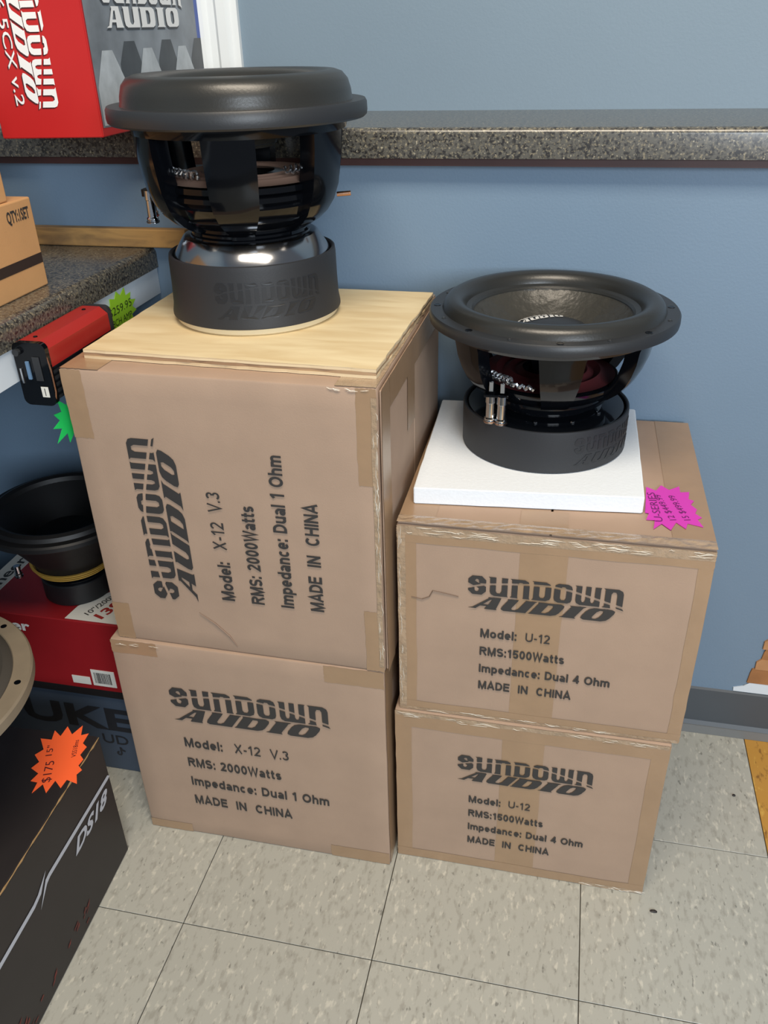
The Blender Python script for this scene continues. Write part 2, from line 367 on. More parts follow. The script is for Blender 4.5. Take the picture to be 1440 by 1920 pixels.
def sundown(slash=True):
    x = 0; Ts = []
    for g, adv in ((L_S, 1.01), (L_U, 1.02), (L_N, 1.02), (L_D, .98), (L_O, 1.02), (L_W, 1.30), (L_N2, .9)):
        Ts.append(xf(outline2d(g), dx=x)); x += adv
    T = merge(Ts)
    bm = bmesh.new(); vs = [bm.verts.new((a, b, 0)) for a, b in T[0]]
    for f in T[1]: bm.faces.new([vs[i] for i in f])
    if slash:
        P = [(-.2, .30), (.85, .58), (1.9, .70), (2.9, .78), (3.9, .80), (4.8, .68), (5.7, .46), (7.2, .06)]; hw = .058
        for (xa, _) in P[1:-1]:
            bmesh.ops.bisect_plane(bm, geom=bm.verts[:]+bm.edges[:]+bm.faces[:], plane_co=(xa, 0, 0), plane_no=(1, 0, 0))
        for (xa, yb), (xc, yd) in zip(P, P[1:]):
            for s in (-1, 1):
                fs = [f for f in bm.faces if xa-1e-5 <= f.calc_center_median().x <= xc+1e-5]
                g = fs + list({e for f in fs for e in f.edges}) + list({v for f in fs for v in f.verts})
                bmesh.ops.bisect_plane(bm, geom=g, plane_co=(xa, yb+s*hw, 0), plane_no=(-(yd-yb), xc-xa, 0))
        dl = []
        for f in bm.faces:
            c = f.calc_center_median()
            for (xa, yb), (xc, yd) in zip(P, P[1:]):
                if xa <= c.x <= xc and abs(c.y-(yb+(yd-yb)*(c.x-xa)/(xc-xa))) < hw-1e-4: dl.append(f); break
        bmesh.ops.delete(bm, geom=dl, context='FACES')
    bm.verts.index_update()
    V = [(v.co.x, v.co.y) for v in bm.verts]; Fs = [tuple(v.index for v in f.verts) for f in bm.faces]; bm.free()
    s = 1/7.2
    return [(a*s, b) for a, b in V], Fs            # unit width, unit height
A_A = [[(-.15, 0), (.32, 0), (.44, .25), (.85, .25), (.85, 0), (1.6, 0), (1.5, .1), (1.25, 1), (.5, 1), (.55, .9), (.1, .1)], [(.52, .38), (.85, .38), (.85, .8), (.72, .8)]]
A_U = [[(-.08, 1), (.58, 1), (.58, .28), (.7, .15), (.88, .15), (1.0, .28), (1.0, 1), (1.68, 1), (1.6, .9), (1.6, 0), (.28, 0), (.07, .1), (0, .3), (0, .9)]]
A_D = [[(-.08, 1), (1.3, 1), (1.53, .9), (1.6, .72), (1.6, .28), (1.53, .1), (1.3, 0), (-.08, 0), (0, .1), (0, .9)], [(.6, .84), (.88, .84), (1.0, .7), (1.0, .3), (.88, .16), (.6, .16)]]
A_I = [[(0, 1), (1.0, 1), (.86, .9), (.86, .1), (1.0, 0), (0, 0), (.16, .1), (.16, .9)]]
A_O = [[(.3, 1), (1.3, 1), (1.53, .9), (1.6, .7), (1.6, .3), (1.53, .1), (1.3, 0), (.3, 0), (.07, .1), (0, .3), (0, .7), (.07, .9)], [(.7, .84), (.9, .84), (1, .7), (1, .3), (.9, .16), (.7, .16), (.6, .3), (.6, .7)]]
def audio(sh=.6):
    x = 0; Ts = []
    for g, adv in ((A_A, 1.72), (A_U, 1.82), (A_D, 1.78), (A_I, 1.15), (A_O, 1.7)):
        Ts.append(xf(outline2d(g), dx=x)); x += adv
    V, Fs = merge(Ts); V = [(a+sh*b, b) for a, b in V]
    x0 = min(v[0] for v in V); x1 = max(v[0] for v in V)
    return [((a-x0)/(x1-x0), b) for a, b in V], Fs
SUN = sundown(); AUD = audio(); AUDU = audio(0)
def logo(w, hs, ha, gap, dxa=0.0, wa=.95, upright=False):
    """two-line emblem, origin at the lower left of the second line"""
    return merge([xf(SUN, dy=ha+gap, sx=w, sy=hs), xf(AUDU if upright else AUD, dx=dxa, sx=w*wa, sy=ha)])

def star(n, r1, r0, jit=.12, sx=1, sy=1, rot=0, seed=1):
    R = random.Random(seed); P = []
    for i in range(2*n):
        a = rot+math.pi*i/n; r = (r1*(1+R.uniform(-jit, jit))) if i % 2 == 0 else r0
        P.append((r*math.cos(a)*sx, r*math.sin(a)*sy))
    return P

# ------------------------------------------------------------------ the setting
YW, YU, ZB = .5927, .837, 1.09
tag(finish('wall_back', bx(-1.06, 1.5, YW, YU+.1, 0, 1.035), WALL), 'lower half of the blue back wall under the granite bar', None, None, 'structure')
wb = bpy.data.objects['wall_back']
tag(finish('wall_upper', bx(-1.06, 1.5, YU, YU+.1, 1.035, 2.7), WALLU), 'pale blue wall above the granite bar', None, None, 'structure')
tag(finish('wall_left', bx(-1.12, -1.06, -2.6, YU+.1, 0, 2.7), WALLU), 'left wall behind the low counter', None, None, 'structure')  # unseen wall, brought close and run forward to block ambient light
fl = tag(finish('floor', bx(-1.06, 1.5, -2.2, YW, -.03, -.0022), GROUT), 'speckled vinyl tile floor', None, None, 'structure')
T = .3048; proto = None
for i in range(-3, 5):
    for j in range(-5, 2):
        y1 = min((j+1)*T, YW-.001); key = (i >= 2, j == 1)
        g = .0007
        bm = bx(g, T-g, g, y1-j*T-g, -.0022, 0, bev=.0004, seg=1)
        t = finish('floor_tile', bm, TILEY if i >= 2 else TILE, fl); t.location = (i*T, j*T, 0)
        if i >= 2: t['label'] = 'amber yellow vinyl tile'
# torn wall corner, low right: stepped strips of bare wood and plaster
for k, (x0, z0, z1, m) in enumerate([(.612, .238, .262, LATHD), (.605, .214, .238, LATH), (.607, .19, .214, LATHD), (.600, .166, .19, LATH), (.592, .132, .166, LATHD)]):
    P = [(x0, z0), (.86, z0), (.86, z1), (x0+.004+.003*(k % 2), z1), (x0+.002-.002*(k % 2), z0+(z1-z0)*.7)]
    finish('bare_strip', prism(P, 0, -.003-.0008*(k % 2), frame=lambda x, y, z: (x, YW+z, y)), m, wb)
P = [(.572, .108), (.86, .108), (.86, .134), (.60, .134), (.588, .122), (.571, .116)]
finish('torn_plaster', prism(P, 0, -.0022, frame=lambda x, y, z: (x, YW+z, y)), PLASTER, wb)
# cove base
bb = tag(finish('baseboard_back', prism([(YW, 0), (YW-.012, .0), (YW-.011, .018), (YW-.005, .026), (YW-.004, .103), (YW, .106)], -1.06, 1.5, frame=lambda x, y, z: (z, x, y)), BASE), 'dark grey cove base along the back wall', None, None, 'structure')
finish('baseboard_toe', prism([(YW-.0135, .0005), (YW-.0125, .019), (YW-.0105, .019), (YW-.0115, .0005)], -1.06, 1.5, frame=lambda x, y, z: (z, x, y)), BASET, bb)
# window and casing on the upper wall
xs = [(-.458, 0), (-.458, .016), (-.452, .020), (-.445, .019), (-.438, .012), (-.426, .012), (-.420, .018), (-.404, .018), (-.398, .010), (-.386, .010), (-.386, 0)]
tag(finish('trim_1', prism(xs, ZB, 2.35, frame=lambda x, y, z: (x, YU-y, z)), WHITE), 'white fluted window casing', None, None, 'structure')
wn = tag(finish('window_1', bx(-1.05, -.459, YU-.006, YU, 1.15, 2.3), GLASS), 'window beside the white casing', None, None, 'structure')
for a in ((-.474, -.459, 1.13, 2.3), (-1.05, -.459, 1.13, 1.155), (-1.05, -.459, 2.28, 2.31), (-1.05, -1.03, 1.13, 2.3)):
    finish('window_frame', bx(a[0], a[1], YU-.014, YU-.003, a[2], a[3], bev=.001, seg=1), WHITE, wn)

# ------------------------------------------------------------------ granite bar on the half wall
bar = thing('bar_top', 'long dark granite-look bar top capping the blue half wall', 'counter', (0, .575, 1.038))
def slab(name, m, parent, x0, x1, y0, y1, z0, z1, rr_):
    pr = [(y1, z0), (y0, z0)]
    for k in range(7):
        a = math.pi/2*k/6; pr.append((y0+rr_-rr_*math.cos(a), z1-rr_+rr_*math.sin(a)))
    pr.append((y1, z1))
    return finish(name, prism(pr, x0, x1, frame=lambda x, y, z: (z, x, y)), m, parent, smooth=True)
slab('countertop', GRAN, bar, -1.059, 1.5, -.012, YU-.575, .011, .052, .009)
finish('under_trim', bx(-1.059, 1.5, -.004, .03, 0, .011), TRIMB, bar)['label'] = 'dark brown strip under the laminate'

# ------------------------------------------------------------------ low counter along the left wall
lc = thing('low_counter', 'low dark granite-look counter along the left wall with white apron', 'counter', (-.48, 0, .829))
pr = [(-.579, .044), (0, .044)]
for k in range(7):
    a = math.pi/2*k/6; pr.append((-.012+.012*math.cos(a), .079-.012+.012*math.sin(a)))
pr.append((-.579, .079))
finish('countertop', prism(pr, -1.6, YW-.001, frame=lambda x, y, z: (x, z, y)), GRAN, lc, smooth=True)
finish('apron', bx(-.022, -.003, -1.6, YW-.001, 0, .044), APRON, lc)['label'] = 'white painted apron board'
ws = finish('wood_strip', bx(-.74, -.415, YW-.019, YW-.001, .9085, .938, bev=.002), STRIPW)
tag(ws, 'brown wooden strip lying against the wall behind the low counter', 'board')

# ------------------------------------------------------------------ cartons
def wob(P, seed=0, amp=.0011, sc_=7):
    v = noise.noise_vector(Vector(P)*sc_+Vector((seed*3.1, seed*1.7, 0)))
    return Vector(P)+Vector((v.x, v.y, v.z*.15))*amp
def grid_box(w_, d, h, seed, n=14, rad=.0035):
    bm = bmesh.new(); box(bm, 0, w_, 0, d, 0, h)
    bmesh.ops.bevel(bm, geom=bm.edges[:], offset=rad, segments=2, profile=.5, affect='EDGES')
    for ax, L_ in ((0, w_), (1, d), (2, h)):
        for k in range(1, n):
            no = [0, 0, 0]; no[ax] = 1; co = [0, 0, 0]; co[ax] = L_*k/n
            bmesh.ops.bisect_plane(bm, geom=bm.verts[:]+bm.edges[:]+bm.faces[:], plane_co=co, plane_no=no)
    for v in bm.verts: v.co = wob(v.co, seed)
    return bm
def sheet(face, a0, a1, b0, b1, dims, seed, off=.0006, n=10, rag=0):
    """a strip laid on one face of a carton"""
    w_, d, h = dims; bm = bmesh.new(); R = random.Random(seed*100+int(a0*1000)+int(b0*1000)); G = []
    for i in range(n+1):
        row = []
        for j in range(n+1):
            a = a0+(a1-a0)*i/n; b = b0+(b1-b0)*j/n
            if rag and i in (0, n): a += R.uniform(-rag, rag)
            if rag and j in (0, n): b += R.uniform(-rag, rag)
            P, N = {'front': (Vector((a, 0, b)), Vector((0, -1, 0))), 'top': (Vector((a, b, h)), Vector((0, 0, 1))),
                    'right': (Vector((w_, a, b)), Vector((1, 0, 0)))}[face]
            row.append(bm.verts.new(wob(P, seed)+N*off))
        G.append(row)
    for i in range(n):
        for j in range(n):
            q = (G[i][j], G[i+1][j], G[i+1][j+1], G[i][j+1])
            bm.faces.new(q if face != 'x' else q[::-1])
    return bm
def carton(label, base, rot, dims, seed, tapes, z0):
    t = thing('carton', label, 'box', (base[0], base[1], z0), rot, 'brown shipping cartons in two stacks')
    finish('body', grid_box(*dims, seed), KR, t, smooth=True)
    for k, tp in enumerate(tapes):
        face, a0, a1, b0, b1 = tp[:5]; m = TAPEW if len(tp) > 5 else TAPE
        o = finish('packing_tape', sheet(face, a0, a1, b0, b1, dims, seed, off=.0003+.00008*k, rag=.0006, n=14), m, t)
        if len(tp) > 5: o['label'] = 'wrinkled shiny packing tape'
    return t
def prints(t, dims, seed, kind, rot90=False):
    w_, d, h = dims
    if kind == 'X':
        LG = xf(logo(.257, .038, .0255, .0035, .0, .945), dx=.085, dy=.2685)
        rows = [('Model:', .095, .211, .066, 1), ('X-12  V.3', .181, .2125, .09, 0), ('RMS: 2000Watts', .095, .166, .160, 1),
                ('Impedance: Dual 1 Ohm', .095, .122, .238, 1), ('MADE  IN  CHINA', .095, .078, .172, 1)]; ch = .0195
    else:
        LG = xf(logo(.202, .030, .020, .003, .0, .96), dx=.098, dy=.2005)
        rows = [('Model:', .117, .152, .05, 1), ('U-12', .179, .1525, .033, 0), ('RMS:1500Watts', .117, .1205, .117, 1),
                ('Impedance: Dual 4 Ohm', .117, .089, .181, 1), ('MADE  IN  CHINA', .117, .058, .131, 1)]; ch = .0148
    f = lambda P: wob(P, seed)
    if rot90: O, U, V_ = Vector((.412, 0, 0)), Vector((0, 0, 1)), Vector((-1, 0, 0))
    else: O, U, V_ = Vector((0, 0, 0)), Vector((1, 0, 0)), Vector((0, 0, 1))
    paint('logo_print', LG, O, U, V_, INK, t, eps=.0016, fn=f)
    for s, u, v, ww, b in rows:
        paint('printed_line', xf(sans(s, w=ww, h=ch, t=.20 if b else .15), dx=u, dy=v), O, U, V_, INK, t, eps=.0016, fn=f)
X1 = (.4305, .400, .4173); X2 = (.4175, .4032, .4315); U1 = (.401, .3870, .3266); U2 = (.403, .3850, .3223)
c1 = carton('large brown carton at the bottom of the left stack, logo upright, standing on the tiles', (-.4376, .166), .0046, X1, 1,
            [('front', .001, .076, .392, .4165), ('front', .340, .4295, .386, .4165), ('front', .001, .078, .001, .020), ('front', .330, .4295, .001, .027),
             ('right', .002, .05, .002, .415), ('right', .05, .39, .36, .415)], 0)
prints(c1, X1, 1, 'X')
c2 = carton('large brown carton on top of the left stack, lettering turned sideways', (-.4238, .1738), -.0130, X2, 2,
            [('front', .001, .03, .335, .4305), ('front', .391, .4165, .30, .4305), ('front', .001, .029, .001, .066), ('front', .391, .4165, .001, .105),
             ('top', .001, .055, .001, .40), ('top', .365, .4165, .001, .40, 1), ('right', .001, .045, .001, .4305), ('right', .045, .40, .39, .4305),
             ('right', .15, .20, .31, .39), ('front', .410, .4168, .01, .42, 1)], X1[2]+.0005)
prints(c2, X2, 2, 'X', True)
finish('flap', bx(X2[0]+.0018, X2[0]+.0045, .004, .199, .004, X2[2]-.004, bev=.0006, seg=1), KR, c2)
finish('flap', bx(X2[0]+.0018, X2[0]+.0045, .202, .400, .004, X2[2]-.004, bev=.0006, seg=1), KR, c2)
for o in list(c2.children):   # tape on the right side lies over its flaps
    if o.name.startswith('packing_tape') and o.data.vertices[0].co.x > X2[0]-.003 and abs(o.data.vertices[0].co.x-o.data.vertices[-1].co.x) < .004:
        o.location.x = .0045
c3 = carton('brown carton at the bottom of the right stack, standing on the floor tiles', (.0009, .1927), .0029, U1, 3,
            [('front', .163, .225, .001, .325), ('front', .001, .026, .001, .325), ('front', .376, .400, .001, .325), ('front', .001, .400, .296, .3255), ('front', .001, .400, .001, .020),
             ('front', .002, .398, .318, .3258, 1), ('front', .30, .399, .0005, .007, 1)], 0)
prints(c3, U1, 3, 'U')
c4 = carton('brown carton on top of the right stack, with a white foam slab on its lid', (.0075, .1976), .0050, U2, 4,
            [('front', .163, .225, .001, .318), ('front', .001, .027, .001, .3), ('front', .384, .402, .001, .3), ('front', .001, .402, .296, .3215),
             ('front', .001, .402, .001, .018), ('front', .001, .402, .308, .3215, 1), ('front', .001, .012, .001, .32, 1), ('front', .003, .40, .0005, .006, 1)], U1[2]+.0005)
prints(c4, U2, 4, 'U')
for a, b in ((.002, .1985), (.2012, .401)):
    bm = bx(a, b, .0015, U2[1]-.002, U2[2]+.0008, U2[2]+.0036, bev=.0008, seg=1); finish('flap', bm, KR, c4)
for a in ((.001, .402, .0, .020, TAPEW), (.160, .222, .020, .06, TAPE), (.35, .402, .001, .383, TAPE), (.001, .05, .02, .383, TAPE)):
    bm = bmesh.new(); n = 40; G = []
    R = random.Random(5)
    for i in range(n+1):
        row = []
        for j in range(5):
            x = a[0]+(a[1]-a[0])*i/n; y = a[2]+(a[3]-a[2])*j/4
            row.append(bm.verts.new((x, y-.001, U2[2]+.0042+(R.uniform(0, .0012) if a[4] is TAPEW and j < 4 else 0))))
        G.append(row)
    for i in range(n):
        for j in range(4): bm.faces.new((G[i][j], G[i+1][j], G[i+1][j+1], G[i][j+1]))
    finish('lid_tape', bm, a[4], c4)
# small torn crumple on the front of the upper right carton
bm = tube([(.02, -.0008, .208), (.035, -.0012, .206), (.045, -.0008, .211), (.05, -.0012, .222), (.07, -.001, .219), (.085, -.0006, .216)], .0006, 5)
finish('torn_crease', bm, mat('crease', S(112, 92, 78), .8), c4)
bm = tube([(.142, -.0010, .066), (.165, -.0012, .05), (.185, -.0012, .03), (.195, -.0010, .012)], [.0004, .0012, .0014, .0005], 5)
finish('dent_crease', bm, mat('crease_soft', S(132, 110, 94), .8), c2)
GLINT = mat('crease_glint', S(214, 206, 192), .25)  # pale threads along tape edges stand in for highlights on its wrinkles
def crease_glints(t, pts, n, seed, spread, ln):
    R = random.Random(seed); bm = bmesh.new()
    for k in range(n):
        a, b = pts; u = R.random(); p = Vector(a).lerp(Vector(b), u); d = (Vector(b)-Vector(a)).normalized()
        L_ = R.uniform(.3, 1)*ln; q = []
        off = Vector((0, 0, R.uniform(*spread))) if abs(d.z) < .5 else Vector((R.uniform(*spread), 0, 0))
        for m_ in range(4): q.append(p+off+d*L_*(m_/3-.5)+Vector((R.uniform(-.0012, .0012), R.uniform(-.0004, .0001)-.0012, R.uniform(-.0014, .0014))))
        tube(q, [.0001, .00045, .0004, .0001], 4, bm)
    o = finish('crease_glint', bm, GLINT, t); o['kind'] = 'stuff'
crease_glints(c4, ((.01, 0, .316), (.395, 0, .318)), 46, 1, (-.006, .004), .03)
crease_glints(c4, ((.004, 0, .02), (.004, 0, .31)), 16, 2, (-.001, .005), .03)
crease_glints(c4, ((.05, 0, .004), (.395, 0, .004)), 16, 3, (-.002, .003), .03)
crease_glints(c3, ((.01, 0, .322), (.395, 0, .322)), 22, 4, (-.005, .002), .03)
crease_glints(c3, ((.30, 0, .003), (.395, 0, .003)), 10, 5, (-.001, .003), .02)
crease_glints(c2, ((.4145, 0, .02), (.4145, 0, .42)), 30, 6, (-.003, .003), .03)
crease_glints(c2, ((.35, 0, .428), (.41, 0, .428)), 6, 7, (-.002, .001), .02)
crease_glints(c1, ((.002, 0, .413), (.08, 0, .413)), 6, 8, (-.003, .001), .02)
ZX = X1[2]+.0005+X2[2]; ZU = U1[2]+.0005+U2[2]+.0042

# ------------------------------------------------------------------ plywood and foam slabs
def slabquad(q, z0, z1, nz=1, rag=0, seed=3, n=24):
    R = random.Random(seed); P = []
    for k in range(4):
        a, b = Vector(q[k]), Vector(q[(k+1) % 4])
        for i in range(n):
            p = a.lerp(b, i/n)
            if i: p += Vector((R.uniform(-rag, rag), R.uniform(-rag, rag)))
            P.append((p.x, p.y))
    return P
ply = thing('plywood_board', 'pale square plywood offcut lying on the tall left carton stack', 'board', (-.21, .37, ZX+.0008))
q = [(-.408+.21, .212-.37), (-.013+.21, .197-.37), (.0+.21, .535-.37), (-.405+.21, .542-.37)]
hz = .0118
for k in range(3):
    P = slabquad(q, 0, 1, rag=.0011, seed=k+4)
    P = [(x*(1-.002*(k == 1)), y*(1-.003*(k == 1))) for x, y in P]
    o = finish('ply_layer', prism(P, hz*k/3, hz*(k+1)/3-.0002), (PLYE, PLYD, PLYE)[k], ply)
P = slabquad(q, 0, 1, rag=.0005, seed=6)
o = finish('face_veneer', prism([(x*.999, y*.999) for x, y in P], hz, hz+.0004), PLY, ply)
ZP = ZX+.0008+hz+.0004
foam = finish('foam_slab', bmesh.new(), FOAM); bpy.data.objects.remove(foam)
q = [(.022, .247), (.323, .272), (.322, .566), (.013, .557)]
fo = thing('foam_slab', 'thick white foam slab under the shallow subwoofer', 'packing foam', (.17, .41, ZU+.0004))
bm = prism(slabquad([(a-.17, b-.41) for a, b in q], 0, 1, rag=.0004, n=10), 0, .0245)
bmesh.ops.bevel(bm, geom=[e for e in bm.edges if len(e.link_faces) == 2 and e.calc_face_angle(0) > 1.0], offset=.0012, segments=2, affect='EDGES')
finish('slab', bm, FOAM, fo)
ZF = ZU+.0004+.0245

# ------------------------------------------------------------------ subwoofers
def tinsel(c, r, a0, a1, z, amp, nw, seed=1, rad=.0018):
    pts = []; R = random.Random(seed); n = nw*8
    for i in range(n+1):
        t = i/n; a = a0+(a1-a0)*t; ph = 2*math.pi*nw*t
        rr2 = r+amp*.7*math.cos(ph)
        pts.append((c[0]+rr2*math.cos(a), c[1]+rr2*math.sin(a), z+amp*math.sin(ph)+R.uniform(-.001, .001)))
    return tube(pts, rad, 6)
def post(x, y, z0, z1, m, tip, parent, r=.0052):
    h = z1-z0
    o = finish('terminal', lathe([(0, z0), (r*1.15, z0), (r*1.15, z0+.003), (r*.9, z0+.0035), (r*1.1, z0+.0045), (r*1.1, z0+.0065), (r*.85, z0+.008), (r*.82, z0+h*.7), (r*.95, z0+h*.72), (r*.9, z1), (0, z1)], 20, cx=x, cy=y), m, parent, smooth=True)
    finish('ring', lathe([(r*1.16, z0+.0010), (r*1.22, z0+.0012), (r*1.22, z0+.0022), (r*1.16, z0+.0024)], 20, cx=x, cy=y), tip, o, smooth=True)
    return o
def spoke(parent, prof, ang, wid, thick, m=GLOSS, taper=None):
    """a curved strip of the basket wall between two angles, with side ribs"""
    bm = bmesh.new(); n = 8; outer = []; inner = []
    for k, (r, z) in enumerate(prof):
        wd = wid*(taper[k] if taper else 1)
        outer.append([bm.verts.new((r*math.cos(ang+wd*(i/n-.5)), r*math.sin(ang+wd*(i/n-.5)), z)) for i in range(n+1)])
        inner.append([bm.verts.new(((r-thick)*math.cos(ang+wd*(i/n-.5)), (r-thick)*math.sin(ang+wd*(i/n-.5)), z)) for i in range(n+1)])
    for k in range(len(prof)-1):
        for i in range(n):
            bm.faces.new((outer[k][i], outer[k][i+1], outer[k+1][i+1], outer[k+1][i]))
            bm.faces.new((inner[k][i], inner[k+1][i], inner[k+1][i+1], inner[k][i+1]))
        for i in (0, n): bm.faces.new((outer[k][i], outer[k+1][i], inner[k+1][i], inner[k][i]))
    for k in (0, -1):
        for i in range(n): bm.faces.new((outer[k][i], inner[k][i], inner[k][i+1], outer[k][i+1]))
    return finish('spoke', bm, m, parent, smooth=True, ang=.5)
def bootlogo(parent, rf, z, w, m, h1, h2, ang, eps=.0005):
    LG = logo(w, h1, h2, .004); r = rf(z)
    bm = bmesh.new(); vs = []
    for x, y in LG[0]:
        a = ang+(x-w/2)/r; q = rf(z+y)+eps; vs.append(bm.verts.new((q*math.cos(a), q*math.sin(a), z+y)))
    for f in LG[1]:
        try: bm.faces.new([vs[i] for i in f])
        except ValueError: pass
    return finish('embossed_logo', bm, m, parent)

# --- deep subwoofer on plywood
XC, YC = -.2350, .404
z0 = ZP
sL = thing('subwoofer', 'tall deep-basket black subwoofer standing magnet-down on the plywood board', 'speaker', (XC, YC, z0))
finish('back_plate', lathe([(0, 0), (.112, 0), (.1145, .002), (.1145, .0100), (0, .0100)], 96), PALE, sL, smooth=True)
EMB = mat('embossed_rubber', S(31, 33, 37), .48)
boot = finish('magnet_boot', lathe([(.10, .0102), (.1195, .0100), (.1195, .013), (.1175, .024), (.1165, .05), (.1160, .084), (.1150, .0905), (.1125, .0915), (.1105, .0900), (.1100, .080)], 96), RUBBER, sL, smooth=True)
bootlogo(boot, lambda z: .1175-(z-.022)*.001/.028 if z < .05 else .1165-(z-.05)*.0005/.034, .024, .15, EMB, .026, .017, math.radians(-60))
finish('top_plate', lathe([(.1100, .0840), (.1085, .0885), (.0925, .1120), (.0890, .1138), (.06, .1138)], 96), mat('plate_metal', S(158, 160, 164), .16, 1.0), sL, smooth=True)
neckp = [(.05, .1134), (.0830, .1134), (.0820, .116), (.0785, .118), (.0785, .121), (.0760, .123), (.0760, .127), (.05, .127)]
finish('basket_base', lathe(neckp, 96), GLOSS, sL, smooth=True)
bp_ = [(.0805, .1136), (.0800, .121), (.0900, .1265), (.1030, .134), (.1150, .145), (.1240, .159), (.1310, .178), (.1345, .200), (.1375, .225), (.1390, .262)]
tp = [.80, .80, .82, .86, .92, 1, 1, 1, 1, 1]
for k in range(6): spoke(sL, bp_, math.radians(-76)+k*math.pi/3, .47, .026, taper=tp)
finish('basket_ring', lathe([(.128, .243), (.1385, .243), (.1405, .250), (.1410, .2555), (.128, .2555)], 96), GLOSS, sL, smooth=True)
finish('spider_ring', lathe([(.080, .128), (.0900, .134), (.1030, .146), (.1100, .158), (.1065, .162), (.1105, .166), (.1105, .172), (.1065, .174), (.1110, .177), (.1110, .184), (.095, .184)], 96), GLOSS, sL, smooth=True)
finish('spider', lathe([(.040, .192), (.05, .188), (.058, .193), (.066, .187), (.074, .192), (.082, .187), (.090, .191), (.098, .186), (.108, .186)], 72), SPIDER, sL, smooth=True)
finish('spider', lathe([(.078, .127), (.078, .186), (.040, .192)], 72), mat('inner_brown', S(20, 18, 17), .25), sL, smooth=True)['label'] = 'dark inner motor wall'
finish('frame_flange', lathe([(.138, .255), (.163, .255), (.1660, .2575), (.1668, .262), (.1664, .272), (.1645, .2755), (.146, .2755), (.144, .272), (.138, .272)], 128), SATIN, sL, smooth=True)
finish('surround', lathe([(.149, .2745), (.1475, .279), (.1465, .287), (.1430, .2985), (.1360, .3065), (.1270, .3095), (.118, .3090), (.108, .3040), (.100, .2960), (.097, .289), (.094, .2885)], 128), SURR, sL, smooth=True)
finish('cone', lathe([(.096, .2885), (.090, .282), (.05, .232), (.042, .222)], 96), CONE, sL, smooth=True)
finish('dust_cap', lathe([(.046, .226), (.042, .236), (.030, .245), (.015, .249), (0, .250)], 72), SATIN, sL, smooth=True)
finish('lead_wire', tinsel((0, 0), .099, math.radians(218), math.radians(256), .199, .0045, 7, 3, .0019), SILV, sL, smooth=True)
finish('lead_wire', tinsel((0, 0), .094, math.radians(322), math.radians(350), .200, .0042, 5, 4, .0018), SILV, sL, smooth=True)
finish('terminal_bracket', bx(-.150, -.124, -.012, .012, .158, .168, bev=.001), GLOSS, sL)
post(-.1405, -.008, .123, .166, CHROME, SATIN, sL, .0075)
post(-.1480, .010, .128, .166, COPPER, mat('red_ring', S(170, 60, 50), .5), sL, .0068)
o = finish('terminal_tip', tube([(.118, .03, .158), (.1365, .034, .159)], .0032, 12), COPPER, sL, smooth=True)

# --- shallow subwoofer on foam
XR, YR = .183, .434; z0 = ZF
sR = thing('subwoofer', 'shallow wide black subwoofer with open cone standing on the white foam slab', 'speaker', (XR, YR, z0))
boot = finish('magnet_boot', lathe([(0, .0004), (.117, .0004), (.1187, .002), (.1190, .03), (.1190, .058), (.1185, .0615), (.1165, .0620), (.1145, .0610), (.1140, .054), (.10, .054)], 128), RUBBER, sR, smooth=True)
bootlogo(boot, lambda z: .1190, .012, .13, EMB, .022, .014, math.radians(-36))
finish('top_plate', lathe([(.1125, .0575), (.1110, .0592), (.0800, .0592), (.05, .0592)], 96), mat('gloss_plate', S(20, 23, 28), .07, spec=.6), sR, smooth=True)
finish('basket_base', lathe([(.05, .0594), (.0800, .0594), (.0790, .0602), (.0740, .0608), (.0720, .0625), (.0690, .0630), (.0690, .0690), (.0800, .0720), (.0860, .0740), (.0875, .0800), (.0870, .0860), (.075, .0870)], 96), GLOSS, sR, smooth=True)
for k in range(10):
    a = k*math.pi/5+.2
    finish('plate_screw', lathe([(0, .0615), (.0028, .0615), (.003, .0605), (.003, .059)], 10, cx=.0825*math.cos(a), cy=.0825*math.sin(a)), CHROME, sR, smooth=True)
bq = [(.0800, .0810), (.0880, .0820), (.1000, .0880), (.1130, .0985), (.1230, .1120), (.1310, .1280), (.1370, .1460), (.1400, .1640), (.1460, .1800), (.154, .1835)]
ta = [1, 1, .95, .92, .95, 1, 1.05, 1.1, 1.15, 1.2]
for k in range(6): spoke(sR, bq, -math.pi/2+.15+k*math.pi/3, .38, .020, taper=ta)
finish('basket_ring', lathe([(.134, .172), (.1440, .172), (.150, .180), (.152, .1835), (.134, .1835)], 96), GLOSS, sR, smooth=True)
finish('spider_ring', lathe([(.08, .084), (.0900, .086), (.0980, .094), (.1000, .104), (.0960, .106), (.08, .106)], 72), GLOSS, sR, smooth=True)
finish('spider', lathe([(.036, .112), (.046, .107), (.055, .112), (.064, .107), (.073, .112), (.082, .107), (.094, .107)], 72), REDCLOTH, sR, smooth=True)['label'] = 'dark red ribbed spider'
finish('frame_flange', lathe([(.140, .1830), (.164, .1830), (.1690, .1850), (.1697, .1890), (.1695, .1965), (.1675, .1995), (.149, .1995), (.147, .197), (.140, .197)], 144), SATIN, sR, smooth=True)
finish('surround', lathe([(.1520, .1985), (.1505, .2015), (.1490, .2060), (.1455, .2110), (.1390, .2145), (.1310, .2145), (.1240, .2105), (.1195, .2040), (.1180, .1990), (.1165, .1980), (.1110, .1970), (.1080, .1940)], 144), SURR, sR, smooth=True)
finish('cone', lathe([(.1095, .1945), (.1075, .1900), (.080, .1680), (.050, .1460), (.044, .140)], 96), CONE, sR, smooth=True)
cap = finish('dust_cap', lathe([(.062, .1560), (.058, .1640), (.048, .1715), (.034, .1765), (.018, .1790), (0, .1800)], 72), SATIN, sR, smooth=True)
